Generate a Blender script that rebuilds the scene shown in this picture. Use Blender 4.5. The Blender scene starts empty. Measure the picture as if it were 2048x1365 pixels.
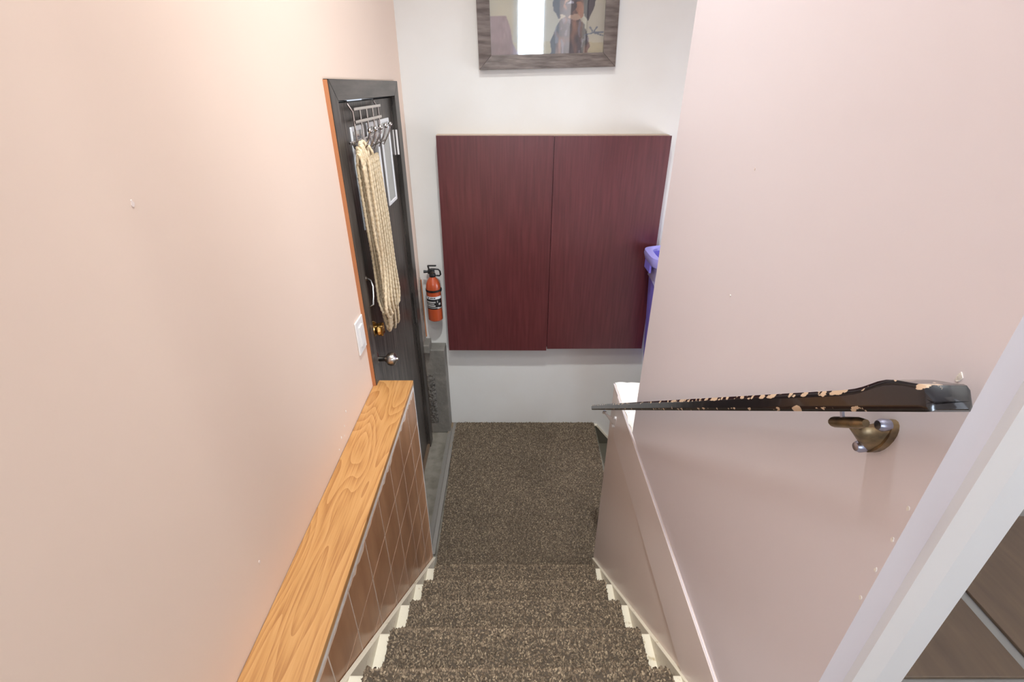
import bpy, bmesh, math, random
import numpy as np
from mathutils import Vector, Matrix, noise as mnoise
random.seed(7); np.random.seed(7)

# ------------------------------------------------------------------ camera, light, exposure
S = 0.826                       # drawing unit -> metres (the landing floor is z = 0)
C = bpy.context.scene.collection
sc = bpy.context.scene
CAMZ = 2.51
cd = bpy.data.cameras.new('camera'); cam = bpy.data.objects.new('camera', cd); C.objects.link(cam)
cam.location = (0, 0, CAMZ*S)
cam.rotation_euler = (math.radians(90-28.22), 0, 0)
cd.sensor_width = 36; cd.lens = 36*955/2048; cd.clip_start = 0.02
sc.camera = cam
sc.view_settings.view_transform = 'Standard'; sc.view_settings.look = 'None'
sc.view_settings.gamma = 1; sc.view_settings.use_curve_mapping = False
sc.view_settings.exposure = -0.08
w = bpy.data.worlds.new('world'); sc.world = w; w.use_nodes = True
w.node_tree.nodes['Background'].inputs[0].default_value = (0.80, 0.88, 1.0, 1)
w.node_tree.nodes['Background'].inputs[1].default_value = 1.0

def area(name, loc, rot, sx, sy, power, col, spread=180):
    l = bpy.data.lights.new(name, 'AREA'); l.shape = 'RECTANGLE'; l.size = sx*S; l.size_y = sy*S
    l.energy = power; l.color = col; l.spread = math.radians(spread)
    o = bpy.data.objects.new(name, l); C.objects.link(o)
    o.location = [c*S for c in loc]; o.rotation_euler = rot; return o
# daylight falling in through the window behind the camera; the side panels are added
area('daylight_rear_window', (0.31, -2.96, 3.2), (math.radians(90), 0, 0), 0.40, 1.2, 26, (0.70, 0.84, 1.0))
area('added_stairwell_light', (3.06, 2.25, 1.35), (math.radians(90), 0, math.radians(90)), 1.1, 1.0, 40, (0.84, 0.90, 1.0))  # unseen panel added to lift the lower back wall and landing
area('added_kitchen_light', (3.06, -1.3, 3.0), (math.radians(90), 0, math.radians(90)), 1.3, 1.3, 6, (0.84, 0.90, 1.0))  # unseen panel added for more light from the kitchen side

# ------------------------------------------------------------------ materials
MATS = {}
def mat(name, col, rough=0.5, metal=0.0, bump=None, var=None, coat=0.0, spec=0.5, extra=None):
    """col linear rgb; var=(scale,stretch,colour2,contrast) noise colour; bump=(scale,strength,distance)"""
    if name in MATS: return MATS[name]
    m = bpy.data.materials.new(name); m.use_nodes = True; nt = m.node_tree
    b = nt.nodes['Principled BSDF']
    b.inputs['Base Color'].default_value = (*col, 1); b.inputs['Roughness'].default_value = rough
    b.inputs['Metallic'].default_value = metal; b.inputs['Coat Weight'].default_value = coat
    b.inputs['Specular IOR Level'].default_value = spec
    geo = nt.nodes.new('ShaderNodeNewGeometry')
    def mapped(stretch):
        mp = nt.nodes.new('ShaderNodeMapping'); mp.inputs['Scale'].default_value = stretch
        nt.links.new(geo.outputs['Position'], mp.inputs['Vector']); return mp.outputs[0]
    if var:
        sclr, stretch, col2, lo, hi = var
        n = nt.nodes.new('ShaderNodeTexNoise'); n.inputs['Scale'].default_value = sclr; n.inputs['Detail'].default_value = 6
        nt.links.new(mapped(stretch), n.inputs['Vector'])
        r = nt.nodes.new('ShaderNodeValToRGB'); r.color_ramp.elements[0].position = lo; r.color_ramp.elements[1].position = hi
        r.color_ramp.elements[0].color = (*col, 1); r.color_ramp.elements[1].color = (*col2, 1)
        nt.links.new(n.outputs['Fac'], r.inputs[0]); nt.links.new(r.outputs[0], b.inputs['Base Color'])
    if bump:
        n2 = nt.nodes.new('ShaderNodeTexNoise'); n2.inputs['Scale'].default_value = bump[0]; n2.inputs['Detail'].default_value = 4
        nt.links.new(mapped(bump[3] if len(bump) > 3 else (1, 1, 1)), n2.inputs['Vector'])
        bp = nt.nodes.new('ShaderNodeBump'); bp.inputs['Strength'].default_value = bump[1]; bp.inputs['Distance'].default_value = bump[2]
        nt.links.new(n2.outputs['Fac'], bp.inputs['Height']); nt.links.new(bp.outputs[0], b.inputs['Normal'])
    if extra: extra(nt, b, geo)
    MATS[name] = m; return m
def srgb(r, g, b):
    f = lambda c: ((c/255+0.055)/1.055)**2.4 if c/255 > 0.04045 else c/255/12.92
    return (f(r), f(g), f(b))

PAINT_L = mat('peach_wall_paint', srgb(233, 209, 191), 0.55, bump=(9, 0.06, 0.01), var=(1.6, (1, 1, 1), srgb(231, 206, 188), .35, .7))
PAINT_R = mat('pale_pink_wall_paint', srgb(228, 219, 222), 0.45, bump=(11, 0.06, 0.01))
PAINT_B = mat('off_white_wall_paint', srgb(234, 231, 225), 0.5, bump=(12, 0.08, 0.01), var=(3, (1, 1, 1), srgb(229, 224, 216), .4, .75))
PAINT_K = mat('dusty_pink_gloss_paint', srgb(233, 216, 207), 0.32, bump=(14, 0.08, 0.01), var=(60, (1, 1, .15), srgb(228, 214, 206), .70, .78))
PAINT_KS = mat('dusty_pink_strip_paint', srgb(238, 224, 219), 0.3, bump=(14, 0.08, 0.01), var=(60, (1, 1, .15), srgb(236, 225, 218), .70, .78))
PLASTER = mat('chipped_white_plaster', srgb(240, 234, 226), 0.7, bump=(60, 0.5, 0.01), var=(30, (1, 1, 1), srgb(196, 150, 110), .66, .74))
CEIL = mat('white_ceiling_paint', srgb(236, 237, 240), 0.7)
WHITE = mat('white_gloss_trim_paint', srgb(232, 230, 230), 0.3, bump=(30, .05, .005))
CREAM = mat('cream_gloss_paint', srgb(236, 226, 204), 0.35, bump=(60, .3, .006), var=(45, (1, 1, 1), srgb(190, 168, 128), .62, .75))
GREY = mat('grey_floor_paint', srgb(134, 127, 115), 0.45, bump=(40, .35, .006), var=(14, (1, 1, 1), srgb(104, 97, 84), .45, .72))
GREYD = mat('dark_grey_concrete_paint', srgb(118, 113, 105), 0.5, bump=(35, .5, .01), var=(10, (1, 1, 1), srgb(138, 132, 122), .5, .8))
ROUGHC = mat('rough_mortar', srgb(120, 114, 106), 0.8, bump=(70, 1.0, .02), var=(40, (1, 1, 1), srgb(70, 66, 60), .4, .7))
GREYS = mat('worn_grey_board_paint', srgb(128, 122, 114), 0.45, bump=(40, .3, .006), var=(22, (1, .25, 1), srgb(150, 122, 88), .58, .75))
OLIVE = mat('olive_grey_step_paint', srgb(96, 90, 76), 0.5, bump=(30, .2, .005))
BACKING = mat('carpet_backing', srgb(84, 73, 61), 0.95)  # dark base colour stands in for shade in the gaps between tufts
CHROME = mat('chrome_wire', srgb(205, 200, 196), 0.18, 1.0)
NICKEL = mat('satin_nickel', srgb(176, 168, 160), 0.26, 1.0)
BRASS = mat('polished_brass', srgb(205, 160, 92), 0.2, 1.0)
PAINTEDMETAL = mat('white_painted_bracket', srgb(225, 218, 214), 0.35)
BRONZE = mat('worn_antique_brass', srgb(150, 128, 96), 0.38, 0.85, var=(60, (1, 1, 1), srgb(96, 84, 70), .4, .7))
STEEL = mat('zinc_screw', srgb(170, 172, 190), 0.3, 1.0)
BLACKP = mat('black_plastic', srgb(28, 27, 27), 0.4)
ORANGE = mat('orange_enamel', srgb(178, 76, 40), 0.3, coat=0.3)
BIN = mat('violet_blue_plastic', srgb(132, 122, 226), 0.4)
BINL = mat('pale_violet_plastic', srgb(170, 164, 238), 0.4)
SWITCH = mat('white_switch_plastic', srgb(238, 234, 230), 0.35)
RAWWOOD = mat('orange_raw_wood', srgb(188, 122, 78), 0.6, var=(20, (1, 1, .1), srgb(172, 106, 64), .4, .7))
SILL = mat('brown_door_sill', srgb(104, 84, 66), 0.5, var=(20, (1, .2, 1), srgb(80, 64, 50), .4, .7))
GROUT = mat('pale_grout', srgb(214, 196, 180), 0.8)
FGROUT = mat('grey_floor_grout', srgb(150, 146, 140), 0.6)
LINER = mat('milky_bag_plastic', srgb(196, 194, 244), 0.25)
PATCH = mat('bare_plaster_patch', srgb(150, 140, 130), 0.85, bump=(50, .5, .01), var=(20, (1, 1, 1), srgb(120, 110, 100), .4, .7))

def streak_mat(name, dark, light, stretch, scl, lo, hi, rough, bump, coat=0.0, scratch=None):
    def ex(nt, b, geo):
        if scratch:
            pass
    return mat(name, dark, rough, bump=(scl, bump, .004, stretch), var=(scl, stretch, light, lo, hi), coat=coat, extra=ex)
DOORW = streak_mat('black_stained_wood', srgb(44, 39, 35), srgb(108, 97, 88), (1, 9, .35), 9, .40, .82, .36, .35)  # pale streaks are grain, lightened to carry the grey sheen
CASEW = streak_mat('black_stained_casing', srgb(48, 43, 39), srgb(92, 84, 78), (1, 5, .5), 9, .35, .85, .36, .3)
CASET = streak_mat('black_stained_casing_across', srgb(52, 47, 43), srgb(98, 90, 84), (1, .5, 5), 9, .35, .85, .34, .3)
MAHOG = streak_mat('mahogany_veneer', srgb(84, 34, 37), srgb(104, 48, 50), (7, 1, .35), 12, .35, .7, .30, .05, coat=0.25)
MAHOG.node_tree.nodes['Principled BSDF'].inputs['Coat Weight'].default_value = .9
MAHOG.node_tree.nodes['Principled BSDF'].inputs['Coat Roughness'].default_value = .32
FRAMEW = streak_mat('grey_brown_oak_frame', srgb(74, 60, 52), srgb(132, 118, 110), (1, 1, 6), 10, .3, .75, .42, .3)

def wood_extra(nt, b, geo):       # oak laminate: stretched noise drives contour rings, long grain along y
    mp = nt.nodes.new('ShaderNodeMapping'); mp.inputs['Scale'].default_value = (5.2, .95, 1)
    nt.links.new(geo.outputs['Position'], mp.inputs['Vector'])
    n = nt.nodes.new('ShaderNodeTexNoise'); n.inputs['Scale'].default_value = 2.0; n.inputs['Detail'].default_value = 1.6; n.inputs['Roughness'].default_value = .4
    nt.links.new(mp.outputs[0], n.inputs['Vector'])
    mul = nt.nodes.new('ShaderNodeMath'); mul.operation = 'MULTIPLY'; mul.inputs[1].default_value = 15
    nt.links.new(n.outputs['Fac'], mul.inputs[0])
    fr = nt.nodes.new('ShaderNodeMath'); fr.operation = 'FRACT'; nt.links.new(mul.outputs[0], fr.inputs[0])
    mp2 = nt.nodes.new('ShaderNodeMapping'); mp2.inputs['Scale'].default_value = (60, 2.2, 1)
    nt.links.new(geo.outputs['Position'], mp2.inputs['Vector'])
    n2 = nt.nodes.new('ShaderNodeTexNoise'); n2.inputs['Scale'].default_value = 4; n2.inputs['Detail'].default_value = 4
    nt.links.new(mp2.outputs[0], n2.inputs['Vector'])
    add = nt.nodes.new('ShaderNodeMath'); add.operation = 'MULTIPLY_ADD'; add.inputs[1].default_value = .45
    nt.links.new(fr.outputs[0], add.inputs[0]); nt.links.new(n2.outputs['Fac'], add.inputs[2])
    r = nt.nodes.new('ShaderNodeValToRGB'); e = r.color_ramp.elements
    e[0].position = .30; e[0].color = (*srgb(199, 150, 95), 1); e[1].position = 1.0; e[1].color = (*srgb(166, 114, 64), 1)
    m_ = e.new(.70); m_.color = (*srgb(189, 138, 82), 1)
    nt.links.new(add.outputs[0], r.inputs[0]); nt.links.new(r.outputs[0], b.inputs['Base Color'])
OAK = mat('oak_laminate', srgb(222, 168, 100), 0.38, extra=wood_extra)
TILE = mat('rust_brown_wall_tile', srgb(158, 110, 74), 0.30, bump=(18, .04, .006), var=(9, (1, 1.6, .45), srgb(192, 144, 106), .36, .72))
FTILE = mat('brown_glazed_floor_tile', srgb(112, 92, 72), 0.30, bump=(40, .1, .004, (1, 1, 1)), var=(12, (3, .4, 1), srgb(96, 78, 62), .35, .7))

def rail_extra(nt, b, geo):       # glossy black paint, worn through to wood along the edges
    n = nt.nodes.new('ShaderNodeTexNoise'); n.inputs['Scale'].default_value = 60; n.inputs['Detail'].default_value = 4
    nt.links.new(geo.outputs['Position'], n.inputs['Vector'])
    at = nt.nodes.new('ShaderNodeAttribute'); at.attribute_name = 'wear'
    ad = nt.nodes.new('ShaderNodeMath'); ad.operation = 'MULTIPLY_ADD'; ad.inputs[1].default_value = .25
    nt.links.new(at.outputs['Fac'], ad.inputs[0]); nt.links.new(n.outputs['Fac'], ad.inputs[2])
    r = nt.nodes.new('ShaderNodeValToRGB'); r.color_ramp.elements[0].position = .745; r.color_ramp.elements[1].position = .765
    r.color_ramp.elements[0].color = (*srgb(26, 20, 24), 1); r.color_ramp.elements[1].color = (*srgb(214, 186, 158), 1)
    nt.links.new(ad.outputs[0], r.inputs[0]); nt.links.new(r.outputs[0], b.inputs['Base Color'])
RAILM = mat('chipped_black_gloss_paint', srgb(26, 20, 24), 0.16, coat=.3, bump=(30, .12, .003), extra=rail_extra)

def attr_mat(name, attr, rough, spec=0.3):
    def ex(nt, b, geo):
        a = nt.nodes.new('ShaderNodeAttribute'); a.attribute_name = attr
        nt.links.new(a.outputs['Color'], b.inputs['Base Color'])
    return mat(name, (.5, .5, .5), rough, spec=spec, extra=ex)
PILE = attr_mat('speckled_loop_pile', 'pile_colour', 0.95, 0.1)
PRINT = attr_mat('painted_dog_print', 'print_colour', 0.6)
ROPEM = mat('tan_sisal_rope', srgb(216, 196, 164), 0.85, bump=(400, .3, .001), var=(120, (1, 1, 1), srgb(190, 164, 128), .45, .7))

def glass_mat(name, gloss, tint):
    m = bpy.data.materials.new(name); m.use_nodes = True; nt = m.node_tree
    for n in list(nt.nodes): nt.nodes.remove(n)
    out = nt.nodes.new('ShaderNodeOutputMaterial'); mx = nt.nodes.new('ShaderNodeMixShader')
    t = nt.nodes.new('ShaderNodeBsdfTransparent'); t.inputs[0].default_value = (*tint, 1)
    g = nt.nodes.new('ShaderNodeBsdfGlossy'); g.inputs['Roughness'].default_value = 0.03
    mx.inputs[0].default_value = gloss
    nt.links.new(t.outputs[0], mx.inputs[1]); nt.links.new(g.outputs[0], mx.inputs[2]); nt.links.new(mx.outputs[0], out.inputs[0])
    return m
GLASS = glass_mat('picture_glass', 0.16, (.97, .97, .97))
DGLASS = glass_mat('door_glass', 0.6, (.9, .9, .88))
def emit_mat(name, col, s):
    m = bpy.data.materials.new(name); m.use_nodes = True
    b = m.node_tree.nodes['Principled BSDF']; b.inputs['Base Color'].default_value = (*col, 1)
    b.inputs['Emission Color'].default_value = (*col, 1); b.inputs['Emission Strength'].default_value = s; return m

# ------------------------------------------------------------------ mesh helpers (all in drawing units)
class MB:
    def __init__(s): s.v = []; s.f = []
    def add(s, vs, fs, M=None):
        o = len(s.v)
        s.v += [tuple(M @ Vector(p)) if M is not None else tuple(p) for p in vs]
        s.f += [tuple(i+o for i in f) for f in fs]; return s
    def box(s, x0, x1, y0, y1, z0, z1, bev=0.0, M=None):
        bm = bmesh.new(); r = bmesh.ops.create_cube(bm, size=1)
        for v in bm.verts: v.co = Vector(((x0+x1)/2+v.co.x*(x1-x0), (y0+y1)/2+v.co.y*(y1-y0), (z0+z1)/2+v.co.z*(z1-z0)))
        if bev: bmesh.ops.bevel(bm, geom=bm.edges[:], offset=bev, segments=2, profile=.5, affect='EDGES')
        bm.verts.index_update(); s.add([v.co[:] for v in bm.verts], [[v.index for v in f.verts] for f in bm.faces], M); bm.free(); return s
    def prism(s, prof, axis, a, b):
        """extrude closed profile (2D) along axis ('x','y','z') from a to b"""
        n = len(prof)
        def P(p, t): return {'x': (t, p[0], p[1]), 'y': (p[0], t, p[1]), 'z': (p[0], p[1], t)}[axis]
        vs = [P(p, a) for p in prof]+[P(p, b) for p in prof]
        fs = [(i, (i+1) % n, n+(i+1) % n, n+i) for i in range(n)]+[tuple(range(n))[::-1], tuple(range(n, 2*n))]
        return s.add(vs, fs)
    def tube(s, pts, r, n=8, caps=True, closed=False):
        pts = [Vector(p) for p in pts]; m = len(pts); rr = r if isinstance(r, (list, tuple)) else [r]*m
        up = None; vs = []
        for i, p in enumerate(pts):
            if closed: t = pts[(i+1) % m]-pts[i-1]
            else: t = pts[min(i+1, m-1)]-pts[max(i-1, 0)]
            if t.length < 1e-9: t = Vector((0, 0, 1))
            t.normalize()
            if up is None: up = t.orthogonal().normalized()
            up = (up-t*up.dot(t)); up = up.normalized() if up.length > 1e-6 else t.orthogonal().normalized()
            q = t.cross(up)
            for k in range(n):
                a = 2*math.pi*k/n; vs.append(tuple(p+(up*math.cos(a)+q*math.sin(a))*rr[i]))
        fs = []
        for i in range(m if closed else m-1):
            j = (i+1) % m
            for k in range(n): fs.append((i*n+k, i*n+(k+1) % n, j*n+(k+1) % n, j*n+k))
        if caps and not closed: fs += [tuple(range(n))[::-1], tuple(range((m-1)*n, m*n))]
        return s.add(vs, fs)
    def lathe(s, prof, c, axis='z', n=24):
        """prof: list of (radius, height) ; axis through c"""
        vs = []; fs = []
        for (r, h) in prof:
            for k in range(n):
                a = 2*math.pi*k/n; u, v = r*math.cos(a), r*math.sin(a)
                vs.append({'z': (c[0]+u, c[1]+v, c[2]+h), 'x': (c[0]+h, c[1]+u, c[2]+v), 'y': (c[0]+u, c[1]+h, c[2]+v)}[axis])
        for i in range(len(prof)-1):
            for k in range(n): fs.append((i*n+k, i*n+(k+1) % n, (i+1)*n+(k+1) % n, (i+1)*n+k))
        fs += [tuple(range(n))[::-1], tuple(range((len(prof)-1)*n, len(prof)*n))]
        return s.add(vs, fs)
    def sphere(s, c, r, n=12, sz=1.0):
        prof = [(max(1e-4, r*math.sin(math.pi*i/8)), -r*sz*math.cos(math.pi*i/8)) for i in range(9)]
        return s.lathe(prof, c, 'z', n)

def origin_of(p):
    o = Vector((0, 0, 0))
    while p is not None: o += p.location; p = p.parent
    return o
def obj(name, mb, m, parent=None, smooth=False, base=True):
    V = [Vector(p)*S for p in mb.v]
    if parent is None:
        xs = [p.x for p in V]; ys = [p.y for p in V]; zs = [p.z for p in V]
        org = Vector(((min(xs)+max(xs))/2, (min(ys)+max(ys))/2, min(zs)))
    else: org = origin_of(parent)
    me = bpy.data.meshes.new(name); me.from_pydata([tuple(p-org) for p in V], [], mb.f)
    bm = bmesh.new(); bm.from_mesh(me); bmesh.ops.recalc_face_normals(bm, faces=bm.faces[:]); bm.to_mesh(me); bm.free()
    if m: me.materials.append(m)
    if smooth:
        me.polygons.foreach_set('use_smooth', [True]*len(me.polygons)); me.set_sharp_from_angle(angle=math.radians(smooth if smooth is not True else 40))
    o = bpy.data.objects.new(name, me); C.objects.link(o)
    if parent is None: o.location = org
    else: o.parent = parent
    return o
def thing(name, loc): 
    o = bpy.data.objects.new(name, None); C.objects.link(o); o.location = [c*S for c in loc]; o.empty_display_size = .05; return o
def tag(o, label, cat, group=None, kind=None):
    o['label'] = label; o['category'] = cat
    if group: o['group'] = group
    if kind: o['kind'] = kind
    return o
def stru(o, label, cat): return tag(o, label, cat, None, 'structure')

XL = -0.655     # left wall face
XR = 0.49       # stair-side face of the right walls
YB = 3.21       # back wall face
ZF = 1.262      # upper floor level
ZC = 4.6        # ceiling
RISE, RUN = .211, .24
def nose(k): return (.755+RUN*(5-k), RISE*k)    # k-th carpeted nosing above the landing

# ------------------------------------------------------------------ the room shell
m = MB()   # left wall with door opening
m.box(XL-.14, XL, -3.0, 1.955, -.02, ZC).box(XL-.14, XL, 2.925, YB, -.02, ZC).box(XL-.14, XL, 1.955, 2.925, 2.47, ZC)
stru(obj('wall_left', m, PAINT_L), 'long peach painted wall on the left with the dark door in it', 'wall')
stru(obj('wall_back', MB().box(XL-.14, 3.0, YB, YB+.12, -1.0, ZC), PAINT_B), 'off-white wall facing the stairs behind the mahogany cabinet', 'wall')
m = MB().box(XR+.004, .597, .418, 1.55, ZF-.012, ZC)
wr = stru(obj('wall_right', m, PAINT_R), 'pale pink painted wall on the right above the handrail', 'wall')
stru(obj('wall_kitchen', MB().box(.645, 3.0, 1.43, 1.55, ZF, ZC), PAINT_R), 'wall closing the kitchen behind the pink wall', 'wall')
stru(obj('wall_rear', MB().box(XL-.14, .02, -3.1, -3.0, ZF-.2, ZC).box(.86, 3.1, -3.1, -3.0, ZF-.2, ZC).box(.02, .86, -3.1, -3.0, ZF-.2, 2.6).box(.02, .86, -3.1, -3.0, 3.8, ZC), PAINT_B), 'wall behind the viewpoint with a narrow window', 'wall')
stru(obj('wall_kitchen_side', MB().box(3.0, 3.1, -3.1, -1.97, -1.0, ZC).box(3.0, 3.1, -1.97, -.63, -1.0, 2.33).box(3.0, 3.1, -1.97, -.63, 3.67, ZC).box(3.0, 3.1, -.63, 1.68, -1.0, ZC).box(3.0, 3.1, 1.68, 2.82, -1.0, .83).box(3.0, 3.1, 1.68, 2.82, 1.87, ZC).box(3.0, 3.1, 2.82, YB+.12, -1.0, ZC), PAINT_B), 'far side wall of the kitchen and lower stairwell', 'wall')
stru(obj('ceiling', MB().box(XL-.14, 3.1, -3.1, YB+.12, ZC, ZC+.1), CEIL), 'white ceiling over stairs and kitchen', 'ceiling')

# rear window
wn = stru(thing('window_1', (.44, -3.0, 2.6)), 'narrow white window behind the viewpoint', 'window')
obj('frame', MB().box(.0, .88, -3.02, -2.985, 3.8, 3.84).box(.0, .88, -3.02, -2.985, 2.56, 2.6).box(-.02, .02, -3.02, -2.985, 2.56, 3.84).box(.86, .9, -3.02, -2.985, 2.56, 3.84), WHITE, wn)

def added_window(name, y0, y1, z0, z1, label):  # frames added around the unseen light panels in the side wall
    t = stru(thing(name, (3.0, (y0+y1)/2, z0)), label, 'window')
    for (a0, a1, b0, b1) in ((y0-.05, y1+.05, z1, z1+.05), (y0-.05, y1+.05, z0-.05, z0), (y0-.05, y0, z0, z1), (y1, y1+.05, z0, z1)):
        obj('frame', MB().box(2.985, 3.03, a0, a1, b0, b1, .003), WHITE, t)
    obj('glazing_bar', MB().box(3.01, 3.03, (y0+y1)/2-.015, (y0+y1)/2+.015, z0, z1, .002), WHITE, t)
added_window('added_window_2', 1.68, 2.82, .83, 1.87, 'unseen window added to light the lower stairs')
added_window('added_window_3', -1.97, -.63, 2.33, 3.67, 'unseen window added to light the kitchen side')

# knee wall on the right: lower wall with strip, white chipped top
kw = stru(obj('wall_right_lower', MB().box(XR, .645, .418, 1.92, -.02, 1.247, .004).box(.645, 3.0, 1.56, 1.92, -.02, 1.247), PAINT_K), 'low dusty pink wall beside the stairs under the pink wall', 'wall')
obj('strip_board', MB().prism([(.43, 1.025), (1.79, 1.025), (1.815, 1.07), (1.815, 1.246), (.43, 1.246)], 'x', XR-.005, XR+.002), PAINT_KS, kw)
mb = MB()   # broken white plaster top behind the end of the pink wall
ys = [1.552+i*(.372)/24 for i in range(25)]
prev = []
for j, y in enumerate(ys):
    for i in range(9):
        x = XR+.004+(.155)*i/8
        zz = 1.249+.007*mnoise.noise(Vector((x*30, y*30, 2)))+.003
        if i == 0: x -= .006*mnoise.noise(Vector((1, y*25, 4)))
        mb.v.append((x, y, zz))
for j in range(24):
    for i in range(8): mb.f.append((j*9+i, j*9+i+1, (j+1)*9+i+1, (j+1)*9+i))
obj('plaster_top', mb, PLASTER, kw, smooth=True)
mb = MB()   # thin ridge of paint along the upper edge
mb.tube([(XR-.001, y, 1.248+.0015*mnoise.noise(Vector((3, y*14, 1)))) for y in np.linspace(.43, 1.918, 60)], .0024, 6)
obj('edge_bead', mb, PAINT_R, kw, smooth=True)

# casing at the kitchen opening
tr = stru(obj('trim_1', MB().prism([(.532, .418), (.532, .406), (.554, .396), (.594, .396), (.599, .401), (.599, .44), (.592, .44)], 'z', ZF, 3.6), WHITE), 'white painted door casing at the lower right edge', 'trim')

# upper floors
fl = stru(obj('floor_upper', MB().box(XL, XR, -3.0, .515, ZF-.16, ZF-.004).box(XR, 3.0, -3.0, .418, ZF-.16, ZF-.010).box(.645, 3.0, .418, 1.43, ZF-.16, ZF-.010), FGROUT), 'brown tiled kitchen floor beyond the white casing', 'floor')
tw = .52; shared = None
def grid_tile(cx, cy, sx, sy, parent, material, z, t, name):
    me = bpy.data.meshes.new(name)
    b = MB().box(-sx/2*S, sx/2*S, -sy/2*S, sy/2*S, 0, t*S, .002)
    me.from_pydata(b.v, [], b.f); me.materials.append(material); return me
ft = grid_tile(0, 0, tw-.034, tw-.034, fl, FTILE, 0, .010, 'floor_tile')
for ix in range(6):
    for iy in range(-2, 3):
        cx, cy = 1.258+tw/2-tw+ix*tw, .868+iy*tw
        if cx-tw/2 < .65 and cy+tw/2 > .40: 
            if cx+tw/2 < .70: continue
        if cy+tw/2 > 1.43 or cx+tw/2 > 3: continue
        if cx-tw/2 < .66: continue
        o = bpy.data.objects.new('floor_tile', ft); C.objects.link(o); o.parent = fl
        o.location = Vector((cx, cy, ZF-.010))*S-origin_of(fl)
# first column, cut against the casing
for iy in range(-2, 1):
    cy = .868+iy*tw; x0 = .66; x1 = 1.258-tw-.017
    obj('floor_tile', MB().box(x0, x1, cy-tw/2+.012, cy+tw/2-.012, ZF-.010, ZF, .002), FTILE, fl)

# landing
lf = stru(obj('floor', MB().box(XL-.14, .685, 1.926, YB, -.14, 0.0).box(-.476, XR-.002, 1.5, 1.926, -.14, 0.0), GREY), 'grey painted landing floor in front of the dark door', 'floor')
lt = stru(obj('trim_2', MB().prism([(-.525, 0), (-.523, .014), (-.497, .017), (-.495, .012), (-.491, .012), (-.489, .017), (-.466, .014), (-.464, 0)], 'y', 1.93, 3.205), GREYS), 'worn grey threshold boards along the left edge of the landing carpet', 'trim')

# lower stairs turning right
ls = tag(thing('winder_stairs', (.9, 2.5, -.42)), 'lower carpeted step going down right from the landing', 'stairs')
obj('tread', MB().box(.686, 1.62, 1.925, YB-.002, -.26, -.205), OLIVE, ls)
obj('riser', MB().box(.686, .70, 1.925, YB-.002, -.205, -.03), OLIVE, ls)
obj('tread', MB().box(1.62, 2.9, 1.925, YB-.002, -.48, -.42), OLIVE, ls)
obj('skirt_board', MB().prism([(.69, -.012), (.705, -.012), (.83, -.165), (1.5, -.80), (1.5, -.9), (.69, -.9)], 'y', YB-.012, YB-.001), OLIVE, ls)
obj('skirt_board', MB().prism([(.69, -.002), (.712, -.002), (.84, -.158), (.83, -.168), (.705, -.012), (.69, -.012)], 'y', YB-.02, YB-.001), CREAM, ls)

# ------------------------------------------------------------------ the left half wall: tiles and oak ledge
hw = stru(obj('wall_left_lower', MB().box(XL, -.4773, -3.0, 1.925, -.02, ZF-.026), GROUT), 'half wall left of the stairs covered in brown tiles', 'wall')
ty, tz = .177, .189
tgap = .0032
yl = [1.765-ty*i for i in range(-1, 9)]
zt = 1.208
for r in range(7):
    for c in range(9):
        y1 = min(yl[c], 1.924); y0 = yl[c+1]; z1 = zt-tz*r; z0 = z1-tz
        if z0 < -.0: z0 = .002
        if z1 < .02: continue
        # drop tiles wholly hidden below the stairs
        if y0 < 1.9 and z1 < (nose(5)[1]-(y0-.755)*RISE/RUN)-.25: continue
        jit = [random.uniform(-.001, .001) for _ in range(4)]
        x1 = -.4766+random.uniform(-.0002, .0002)
        if r == 0:   # broken upper edge
            n = 9; top = [(y0+tgap+(y1-y0-2*tgap)*i/(n-1), z1-.001-.010*abs(mnoise.noise(Vector((c*3.1, i*.9, 5))))-(.012 if random.random() < .18 else 0)) for i in range(n)]
            b = MB().prism([(y1-tgap, z0+tgap), (y0+tgap, z0+tgap)]+top, 'x', -.4825, x1)
        else:
            b = MB().box(-.4825, x1, y0+tgap+jit[0], y1-tgap+jit[1], z0+tgap+jit[2], z1-tgap+jit[3], .0012)
        obj('wall_tile', b, TILE, hw)
obj('tile_edge_strip', MB().box(-.482, -.4755, 1.9235, 1.9275, .0, ZF-.026), WHITE, hw)
mb = MB()   # ragged plaster line between tiles and ledge
n = 120; yy = np.linspace(.2, 1.924, n)
prof = [(y, ZF-.026) for y in yy][::-1]+[(y, 1.217-.010*abs(mnoise.noise(Vector((y*22, 0, 9))))) for y in yy]
mb.prism(prof, 'x', -.4822, -.4770)
obj('plaster_line', mb, PLASTER, hw)
lb = stru(obj('trim_3', MB().box(XL+.001, -.474, -3.0, 1.93, ZF-.026, ZF-.001, .003), OAK), 'oak laminate ledge board on the tiled half wall', 'ledge')

# ------------------------------------------------------------------ stairs
st = tag(thing('staircase', (0, 1.2, 0)), 'cream painted wooden stairs under the carpet treads', 'stairs')
for k in range(1, 6):
    y, z = nose(k); yb = y-RUN
    obj('tread', MB().box(-.474, XR-.001, yb-.01, y-.012, z-.048, z-.016, .006), CREAM, st)
    obj('riser', MB().box(-.474, XR-.001, y-.05, y-.035, z-RISE-.016, z-.048), CREAM, st)
def skirt(x0, x1, drop):
    y1, z1 = nose(1); s_ = RISE/RUN
    za = lambda y: z1-(y-y1)*s_-drop
    ye = y1+(z1-drop)/s_
    return MB().prism([(.42, za(.42)), (min(ye, 1.93), max(0.001, za(min(ye, 1.93)))), (1.6, 0.0), (.42, .4)], 'x', x0, x1)
obj('skirt_board', skirt(-.4745, -.458, .03), CREAM, st)
obj('skirt_board', skirt(.477, XR-.0005, .03), CREAM, st)

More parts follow.
